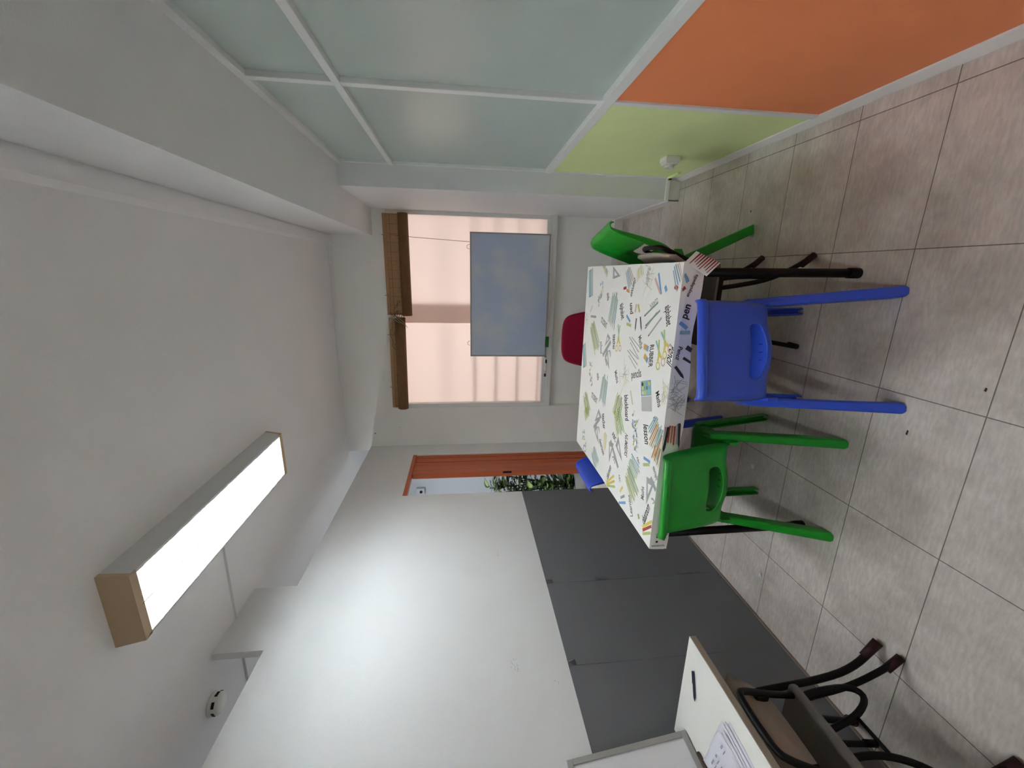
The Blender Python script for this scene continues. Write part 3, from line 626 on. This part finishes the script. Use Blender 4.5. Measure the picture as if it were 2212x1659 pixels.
TOP_PRINT = [
('w', 'alphabet', -0.112, 1.624, -0.189, 1.591, 'K'), ('w', 'alphabet', -0.139, 2.124, -0.216, 2.084, 'K'), ('w', 'pen', -0.179, 1.97, -0.125, 1.988, 'K'), ('w', 'LEARN', -0.095, 1.709, -0.128, 1.775, 'G'),
('w', 'Maths', -0.269, 1.854, -0.322, 1.818, 'D'), ('w', 'teacher', -0.309, 2.188, -0.394, 2.16, 'K'), ('w', 'RUBBER', -0.284, 1.716, -0.391, 1.71, 'K'), ('w', 'Pencil', -0.26, 1.535, -0.344, 1.547, 'K'),
('w', 'skills', -0.092, 2.344, -0.134, 2.329, 'K'), ('w', 'skills', -0.582, 2.415, -0.622, 2.396, 'K'), ('w', 'STUDENT', -0.253, 2.426, -0.282, 2.319, 'D'), ('w', 'STUDENT', -0.747, 2.502, -0.758, 2.384, 'D'),
('w', 'pencils', -0.475, 1.903, -0.439, 1.795, 'D'), ('w', 'Maths', -0.5, 2.119, -0.554, 2.075, 'D'), ('w', 'Maths', -0.474, 1.62, -0.53, 1.583, 'K'), ('w', 'blackboard', -0.586, 1.946, -0.709, 1.902, 'K'),
('w', 'classroom', -0.009, 1.965, -0.096, 1.999, 'K'), ('w', 'Reading', 0.038, 1.826, -0.036, 1.834, 'G'), ('w', 'teacher', -0.793, 2.26, -0.877, 2.221, 'K'), ('w', 'lesson', -0.649, 1.694, -0.734, 1.657, 'K'),
('w', 'NUMBERS', -0.775, 1.893, -0.896, 1.877, 'D'), ('w', 'geography', -0.805, 1.578, -0.846, 1.519, 'D'), ('w', 'Maths', -1.004, 1.643, -0.943, 1.655, 'D'), ('w', 'Learning', -1.152, 1.733, -1.064, 1.789, 'D'),
('w', 'classroom', -1.105, 1.615, -0.993, 1.578, 'K'), ('w', 'classroom', -1.135, 2.106, -1.04, 2.069, 'K'), ('w', 'classroom', -0.964, 2.285, -1.029, 2.194, 'K'), ('w', 'ABC', -1.027, 1.938, -1.062, 1.915, 'D'),
('w', 'ABC', -0.835, 1.745, -0.862, 1.715, 'D'), ('w', 'ABC', -0.845, 2.083, -0.868, 2.022, 'D'), ('w', '12', -0.589, 1.621, -0.605, 1.607, 'D'), ('w', 'school', -0.382, 2.395, -0.452, 2.378, 'D'),
('b', 'teal', -0.084, 2.219, -0.273, 2.253), ('b', 'green', -0.298, 2.608, -0.452, 2.446), ('b', 'teal', -0.557, 2.271, -0.75, 2.298), ('b', 'green', -0.785, 2.655, -0.903, 2.532),
('b', 'green', -0.61, 2.017, -0.754, 2.057), ('b', 'green', 0.061, 2.41, 0.025, 2.428), ('b', 'yellow', 0.046, 1.931, -0.006, 1.907), ('b', 'marker', 0.041, 2.078, -0.041, 2.006),
('b', 'marker', 0.052, 1.59, -0.028, 1.528), ('b', 'grey', -0.293, 1.97, -0.352, 1.828), ('b', 'grey', -0.361, 1.98, -0.408, 1.838), ('b', 'pens', -0.119, 1.694, -0.201, 1.815),
('b', 'pens', -0.15, 1.667, -0.244, 1.794), ('b', 'ink', -0.181, 1.89, -0.241, 1.878), ('b', 'green', -0.699, 2.055, -0.811, 1.968), ('b', 'green', -0.87, 2.611, -0.928, 2.55),
('b', 'teal', -0.888, 1.826, -0.931, 1.716), ('b', 'green', -0.965, 1.847, -1.037, 1.714), ('b', 'teal', -1.088, 2.399, -1.153, 2.3), ('b', 'teal', -0.595, 1.567, -0.695, 1.62),
('b', 'brown', -0.619, 1.547, -0.742, 1.598), ('b', 'brown', -0.691, 1.525, -0.781, 1.549), ('b', 'yellow', -0.888, 2.192, -0.997, 2.165), ('s', 'blue', 0.016, 1.727, -0.069, 1.683),
('s', 'pink', -0.005, 1.755, -0.065, 1.693), ('s', 'blue', -0.19, 2.035, -0.217, 1.982), ('s', 'lgreen', -0.232, 2.025, -0.235, 1.965), ('s', 'pink', -0.127, 1.924, -0.166, 1.933),
('s', 'yellow', -0.126, 1.907, -0.161, 1.881), ('s', 'blue', -0.035, 1.656, -0.055, 1.638), ('s', 'cream', -0.232, 2.656, -0.183, 2.613), ('s', 'cream', -0.548, 1.896, -0.608, 1.855),
('s', 'red', -0.061, 2.107, -0.055, 2.068), ('s', 'red', -0.033, 1.577, -0.043, 1.55), ('s', 'orange', -0.067, 2.065, -0.073, 2.024), ('s', 'grey', -0.256, 2.64, -0.248, 2.525),
('s', 'grey', -0.467, 2.301, -0.502, 2.266), ('s', 'yellow', -1.165, 2.108, -1.07, 2.005), ('s', 'yellow', -1.177, 2.105, -1.096, 1.991), ('s', 'lgreen', -1.186, 2.094, -1.122, 1.976),
('s', 'yellow', -1.128, 1.61, -1.047, 1.518), ('s', 'red', -1.143, 1.606, -1.072, 1.507), ('s', 'lgreen', -1.159, 1.602, -1.106, 1.509), ('s', 'blue', -0.808, 1.677, -0.799, 1.61),
('s', 'lgreen', -0.842, 1.674, -0.812, 1.612), ('s', 'blue', -1.186, 1.907, -1.128, 1.821), ('s', 'yellow', -1.112, 1.903, -1.068, 1.877), ('s', 'green', -1.097, 1.669, -1.114, 1.653),
('s', 'grey', -1.139, 1.889, -1.1, 1.841), ('x', '', -0.219, 1.641, -0.306, 1.567), ('x', '', -0.262, 1.677, -0.367, 1.614), ('x', '', -0.248, 2.134, -0.39, 2.107),
('t', '', -0.016, 2.282, 0.001, 2.158), ('t', '', -0.319, 2.293, -0.4, 2.326), ('t', '', -0.458, 2.312, -0.515, 2.22), ('t', '', -0.793, 2.345, -0.896, 2.402),
('t', '', -0.953, 2.399, -1.005, 2.295), ('t', '', -0.916, 2.124, -1.034, 2.096), ('t', '', -0.897, 2.023, -0.942, 1.915), ('t', '', -0.879, 1.627, -1.007, 1.601),
('r', '', -0.356, 2.233, -0.459, 2.349), ('r', '', -0.844, 2.314, -0.941, 2.413), ('r', '', -0.901, 2.102, -0.999, 1.96), ('r', '', -0.864, 1.589, -0.895, 1.512),
('o', '', -0.432, 2.24, -0.453, 2.202), ('o', '', -0.927, 2.324, -0.943, 2.281), ('o', '', -0.992, 2.032, -1.005, 1.997), ('o', '', -0.967, 1.543, -0.978, 1.52),
('p', '', -0.457, 1.741, -0.582, 1.7), ('e', '', -0.309, 1.783, -0.312, 1.75), ('e', '', -0.353, 1.772, -0.364, 1.743), ('c', '', -0.083, 2.466, -0.117, 2.439),
('c', '', -0.155, 2.478, -0.189, 2.45), ('c', '', -0.587, 2.562, -0.62, 2.532), ('c', '', -0.646, 2.526, -0.678, 2.496), ('c', '', -1.083, 2.61, -1.115, 2.578),
('c', '', -1.135, 2.573, -1.166, 2.542), ('c', '', -0.69, 1.811, -0.714, 1.793), ('c', '', -0.747, 1.797, -0.771, 1.779), ('c', '', -0.785, 1.775, -0.809, 1.757),
('z', '', -0.485, 1.998, -0.512, 1.977), ('z', '', -0.46, 1.555, -0.481, 1.541), ('z', '', -0.286, 2.736, -0.322, 2.704), ('z', '', -0.014, 1.818, -0.04, 1.802),
('k', '', 0.035, 2.719, -0.136, 2.679), ('k', '', -0.462, 2.768, -0.613, 2.708),]
SKIRT_PRINT = [('w', 'pen', -0.156, 0.698, -0.1, 0.688), ('w', 'encyclopedia', -0.07, 0.702, 0.012, 0.675), ('w', 'Pencil', -0.262, 0.703, -0.315, 0.713), ('s', 'blue', -0.168, 0.72, -0.191, 0.688), ('s', 'teal', -0.207, 0.715, -0.207, 0.673), ('b', 'ink', -0.323, 0.704, -0.356, 0.661), ('s', 'black', -0.264, 0.68, -0.278, 0.655), ('z', 'grey', -0.435, 0.698, -0.461, 0.69), ('z', 'grey', -0.486, 0.687, -0.512, 0.683), ('s', 'blue', 0.013, 0.727, -0.016, 0.708), ('s', 'red', -0.035, 0.727, -0.046, 0.718), ('b', 'red', -0.589, 0.706, -0.684, 0.708), ('b', 'ink', -0.581, 0.69, -0.693, 0.689)]

def make_cloth(y0, y1, zt, name, label, near):
    b = MB(); k = b.mi(CL); x0, x1 = -1.1845, 0.0565; rn = random.Random(11)
    nx, ny = 26, 14; xs = [x0 + (x1-x0)*i/nx for i in range(nx+1)]; ys_ = [y0 + (y1-y0)*j/ny for j in range(ny+1)]
    G = [[b.bm.verts.new((x, y, zt)) for x in xs] for y in ys_]
    for j in range(ny):
        for i in range(nx):
            f = b.bm.faces.new([G[j][i],G[j][i+1],G[j+1][i+1],G[j+1][i]]); f.material_index = k
    def skirt(edge, out, drop):
        prev = edge
        for lv in range(1, 5):
            t_ = lv/4; cur = []
            for n, v in enumerate(edge):
                wv = 0.004*math.sin(n*1.1+1.3) * t_; dz = drop * (1 + 0.10*math.sin(n*0.55))
                cur.append(b.bm.verts.new((v.co.x + out[0]*(0.0025 + wv), v.co.y + out[1]*(0.0025 + wv), zt - dz*t_)))
            for n in range(len(edge)-1):
                f = b.bm.faces.new([prev[n], prev[n+1], cur[n+1], cur[n]]); f.material_index = k
            prev = cur
    skirt([G[j][nx] for j in range(ny+1)], (1,0), 0.07); skirt([G[j][0] for j in range(ny+1)], (-1,0), 0.07)
    if near: skirt(G[0], (0,-1), 0.078)
    else: skirt(G[ny], (0,1), 0.078)
    pr = Printer(b, lambda x, y, n: (x, y, zt + 0.00025 + 0.000008*(n % 50)))
    for it in TOP_PRINT:
        kk, c, ax, ay, bx, by = it[:6]; my = (ay+by)/2
        if not (y0 <= my < y1): continue
        cl = lambda v: min(max(v, y0+0.003), y1-0.003); ex = lambda v: min(max(v, x0+0.004), x1-0.004)
        pr.motif(kk, c, ex(ax), cl(ay), ex(bx), cl(by), it[6] if kk == 'w' else rn)
    # keep the print on the sheet
    for v in b.bm.verts:
        if v.co.z > zt + 0.0001: v.co.x = min(max(v.co.x, x0), x1); v.co.y = min(max(v.co.y, y0), y1)
    if near:
        ps = Printer(b, lambda x, z, n: (x, y0 - 0.0075 - 0.00001*(n % 50), min(max(z, zt-0.074), zt-0.001)), True)
        for kk, c, ax, az, bx, bz in SKIRT_PRINT:
            ps.motif(kk, c, ax, az, bx, bz, 'K' if kk == 'w' else rn)
        P, wd, cx, cy = text_polys('PLAYGROUND', 0.0); s_ = 0.06/wd       # lettering on the left end of the skirt
        for p in P: b.face([(-1.166 - s_*1.2*(y-cy) , y0-0.0075, 0.692 + s_*(x-cx)) for x, y in p], C['K'])
        for x, z in ((-1.135,0.668),(-1.145,0.70),(-1.12,0.70),(-1.11,0.66)): ps.ring(x, z, 0, 0.006, C['K' if z > 0.67 else 'D'], 8)
        # flared corner fold
        fl = [(0.0565,1.522,zt),(0.0965,1.520,0.690),(0.056,1.506,0.597),(0.006,1.514,0.640)]
        b.face(fl, CL)
        for i in range(8):      # red crayon stripes printed on the fold
            t0 = 0.14 + 0.105*i; A = Vector(fl[0]).lerp(Vector(fl[3]), t0); B_ = Vector(fl[1]).lerp(Vector(fl[2]), t0); j = (i*7) % 4
            P0, P1 = A.lerp(B_, 0.06 + 0.07*j), A.lerp(B_, 0.97); dn = (Vector(fl[3]) - Vector(fl[0]))*0.072; of = Vector((0.001,-0.005,0))
            b.face([P0+of, P1+of, P1+dn+of, P0+dn*0.4+of], C['red' if i % 3 == 1 else 'crimson'])
    o = b.build(name, None, normals=False)
    return tag(o, label, 'tablecloth', 'printed tablecloths')
make_cloth(2.1668, 2.772, 0.7262, 'tablecloth', 'white school-print tablecloth covering the half of the table by the window', False)
make_cloth(1.5265, 2.166, 0.7280, 'tablecloth', 'white school-print tablecloth covering the near half, red fold at its corner', True)

# ------------------------------------------------------------------ white desk at the left wall
dk = thing('desk', 'white-topped desk with beige edge standing against the grey wall', 'desk', (-1.512, 0.80, 0)); dkl = Vector(dk.location)
def kpart(b, n, p=None):
    o = b.build(n, p or dk)
    if p is None: o.location = -dkl
    return o
b = MB(); b.box((-1.740,0.42,0.7275),(-1.281,1.152,0.7305), DESKW); kpart(b, 'laminate_top')
b = MB(); b.box((-1.740,0.42,0.706),(-1.281,1.152,0.7275), DESKE, 0.001); kpart(b, 'board')
for (ya, yb_, xf) in ((1.08,1.085,-1.313),(0.50,0.49,-1.33)):
    b = MB(); b.tube(smooth_path([(-1.52,ya,0.704),(-1.467,ya-0.011,0.45),(-1.438,ya-0.012,0.20),(-1.395,ya-0.006,0.085),(xf,yb_,0.014)]), 0.0125, BLACKM, 12); lg = kpart(b, 'leg')
    b = MB(); b.tube([(xf-0.055,yb_-0.004,0.062),(xf+0.004,yb_,0.012)], [0.015,0.0175], MAROONR, 12); b.build('foot_cap', lg)
for ya in (1.08, 0.50):
    b = MB(); b.tube(smooth_path([(-1.53,ya,0.704),(-1.60,ya-0.01,0.45),(-1.64,ya-0.01,0.20),(-1.70,ya,0.016)]), 0.0125, BLACKM, 12); lg = kpart(b, 'leg')
    b = MB(); b.tube([(-1.68,ya,0.05),(-1.702,ya,0.013)], 0.0155, MAROONR, 12); b.build('foot_cap', lg)
b = MB(); b.tube([(-1.526,0.50,0.69),(-1.526,1.08,0.69)], 0.0125, BLACKM, 12); kpart(b, 'crossbar')

bd = thing('whiteboard', 'small grey-framed whiteboard leaning on the wall above the white desk', 'whiteboard', (-1.648, 1.085, 0.7345))
LM = Matrix.Rotation(math.radians(-11.0), 4, 'Y'); BL, BH = 0.62, 0.46
b = MB(); b.box((-0.010,-BL+0.018,0.018),(-0.004,-0.018,BH-0.018), BOARDW, M=LM); b.build('writing_surface', bd)
b = MB()
for a, c in (((-0.014,-BL,0),(0.002,0,0.02)),((-0.014,-BL,BH-0.02),(0.002,0,BH)),((-0.014,-BL,0.02),(0.002,-BL+0.02,BH-0.02)),((-0.014,-0.02,0.02),(0.002,0,BH-0.02))): b.box(a, c, ALU, 0.002, M=LM)
b.build('frame', bd)
pen = thing('ballpoint_pen', 'dark blue ballpoint pen lying on the white desk', 'pen', (-1.416, 1.080, 0.7352), math.atan2(0.033, 0.092))
b = MB(); b.tube([(-0.048,0,0),(0.040,0,0)], 0.0042, PENB, 10); b.build('barrel', pen)
b = MB(); b.tube([(-0.062,0,0),(-0.048,0,0)], [0.001,0.004], INKD, 10); b.build('tip', pen)
b = MB(); b.box((0.0,-0.001,0.0038),(0.042,0.001,0.0056), INKD); b.build('clip', pen)
mk = thing('marker_pen', 'brown marker lying beside the small leaning whiteboard on the desk', 'marker pen', (-1.626, 0.965, 0.7375), math.atan2(-0.045, 0.004))
b = MB(); b.tube([(-0.030,0,0),(0.06,0,0)], 0.0062, mat('brown_marker', '4a3a2c', 0.5, 0.4), 10); b.build('barrel', mk)
b = MB(); b.tube([(0.05,0,0),(0.085,0,0)], 0.0068, BLACKP, 10); b.build('cap', mk)
# loose sheets of paper
rp = random.Random(9)
def sheet(k, label):
    b = MB(); z = 0.7314 + 0.0026*k; c0 = Vector((-1.345, 0.905)); ang = math.radians(-10 + 2.2*k); ux = Vector((-math.cos(ang), math.sin(ang)*0.2 + 0.0)); 
    e1 = Vector((-0.94, 0.10 + 0.03*k)).normalized(); e2 = Vector((-0.10-0.02*k, -0.99)).normalized(); o0 = c0 + Vector((-0.012*k, 0.010*((k*7) % 3 - 1)))
    nu, nv = 8, 10; G = []
    for j in range(nv+1):
        G.append([])
        for i in range(nu+1):
            p = o0 + e1*(0.205*i/nu) + e2*(0.29*j/nv); lift = 0.010*k/4 * max(0, 1 - j/3)**2 + 0.004*k/4*math.sin(i*0.7)*max(0, 1-j/4)
            G[-1].append(b.bm.verts.new((p.x, p.y, z + abs(lift))))
    kk = b.mi(PAPER)
    for j in range(nv):
        for i in range(nu):
            f = b.bm.faces.new([G[j][i],G[j][i+1],G[j+1][i+1],G[j+1][i]]); f.material_index = kk; f.smooth = True
    if k == 4:
        for r in range(14):
            v0 = 0.10 + 0.055*r; 
            for i in range(5):
                if rp.random() < 0.3: continue
                u0 = 0.10 + 0.16*i; u1 = u0 + rp.uniform(0.05, 0.14); hgt = 0.012 if r % 5 else 0.022
                Q = []
                for u, v in ((u0,v0),(u1,v0),(u1,v0+hgt),(u0,v0+hgt)):
                    p = o0 + e1*(0.205*u) + e2*(0.29*v); Q.append((p.x, p.y, z + 0.0125))
                b.face(Q, PRINT)
    o = b.build('sheet_of_paper', None, normals=False); md = o.modifiers.new('solid', 'SOLIDIFY'); md.thickness = 0.0004
    return tag(o, label, 'paper', 'papers on the white desk')
for k in range(5):
    sheet(k, 'printed sheet on top of the paper stack on the white desk' if k == 4 else 'blank-edged sheet underneath the printed page on the white desk')

# ------------------------------------------------------------------ next room: plant, detector
pl = thing('potted_plant', 'tall potted plant with variegated leaves in the room beyond the doorway', 'plant', (-2.60, 4.75, 0))
b = MB(); b.lathe([(0.11,0),(0.13,0.02),(0.15,0.15),(0.16,0.165),(0.15,0.17),(0.145,0.14)], POT); b.build('pot', pl)
b = MB(); b.lathe([(0.01,0.135),(0.143,0.14),(0.144,0.142),(0.01,0.152)], mat('potting_soil', '3a2c22', 0.9, 0.1)); b.build('soil', pl)
rq = random.Random(21); sb = MB(); lf = MB()
def leaf(base, d, L, W):
    d = d.normalized(); s_ = d.cross(Vector((0,0,1))); s_ = s_.normalized() if s_.length > 0.05 else Vector((1,0,0)); n_ = s_.cross(d)
    prof = [(0,0.05),(0.12,0.55),(0.3,0.95),(0.5,1.0),(0.7,0.78),(0.88,0.4),(1.0,0.02)]; V = []
    for t_, w_ in prof:
        c_ = base + d*(L*t_) - Vector((0,0,1))*(0.35*L*t_*t_); V.append([c_ + s_*(u*W*w_) + n_*(0.18*W*w_*abs(u)) for u in (-1,-0.55,0,0.55,1)])
    VV = [[lf.bm.verts.new(p) for p in r] for r in V]
    for a, c_ in zip(VV, VV[1:]):
        for i in range(4):
            f = lf.bm.faces.new([a[i],a[i+1],c_[i+1],c_[i]]); f.smooth = True; f.material_index = lf.mi(LEAFV if i in (1,2) and a is not VV[0] and a is not VV[-2] else LEAF)
for st in range(9):
    x, y = rq.uniform(-0.06,0.06), rq.uniform(-0.06,0.06); top = Vector((x + rq.uniform(-0.13,0.16), y + rq.uniform(-0.16,0.16), rq.uniform(0.75,1.22)))
    path = smooth_path([(x,y,0.14),(x*1.2,y*1.2,0.42),tuple(top*0.75 + Vector((x,y,0.25))*0.25 + Vector((0,0,0.04))),tuple(top)]); sb.tube(path, 0.007, STEM, 6)
    n = 18
    for i in range(n):
        p = path[int(len(path)*(0.08 + 0.91*i/n))]; a = rq.uniform(0, 2*PI); d_ = Vector((math.cos(a), math.sin(a), rq.uniform(0.1,0.8)))
        q_ = p + d_.normalized()*rq.uniform(0.03,0.07); sb.tube([p, q_], 0.003, STEM, 5); leaf(q_, d_, rq.uniform(0.15,0.25), rq.uniform(0.05,0.08))
sb.build('stems', pl); lf.build('foliage', pl, normals=False)
b = MB(); b.box((-3.16,5.55,2.14),(-3.06,5.60,2.26), NEXTW, 0.01); b.tube([(-3.11,5.55,2.19),(-3.11,5.535,2.19)], 0.02, BLACKP, 12)
tag(b.build('wall_sensor'), 'small grey wall box with a dark lens in the room beyond the doorway', 'sensor')

# ------------------------------------------------------------------ bits on the floor
b = MB(); b.prism([(-0.992,1.874),(-0.969,1.877),(-0.971,1.899),(-0.993,1.896)], 0.0003, 0.0012, PAPER); tag(b.build('paper_scrap'), 'small square paper scrap on the floor under the green chair', 'paper scrap')
b = MB(); rr = random.Random(2)
p = [Vector((-1.51,1.682,0.004))]
for i in range(9): p.append(Vector((-1.51 + rr.uniform(-0.018,0.018), 1.682 + rr.uniform(-0.012,0.012), rr.uniform(0.003,0.012))))
b.tube(smooth_path(p, 2), 0.0022, PAPER, 6); tag(b.build('crumpled_thread'), 'crumpled white scrap on the floor near the grey wall', 'scrap')
for (x, y, l, lab) in ((-0.512,1.195,0.016,'tiny dark splinter on the floor tiles left of the blue chair'),(-0.306,1.02,0.010,'tiny dark crumb on the nearest floor tiles in front of the blue chair'),(0.353,2.239,0.008,'tiny dark crumb on the floor beside the right green chair leg')):
    b = MB(); b.prism([(x-l/2,y-0.002),(x+l/2,y-0.003),(x+l/2+0.002,y+0.001),(x-l/3,y+0.003)], 0.0003, 0.0025, SPECK); tag(b.build('floor_crumb'), lab, 'crumb')
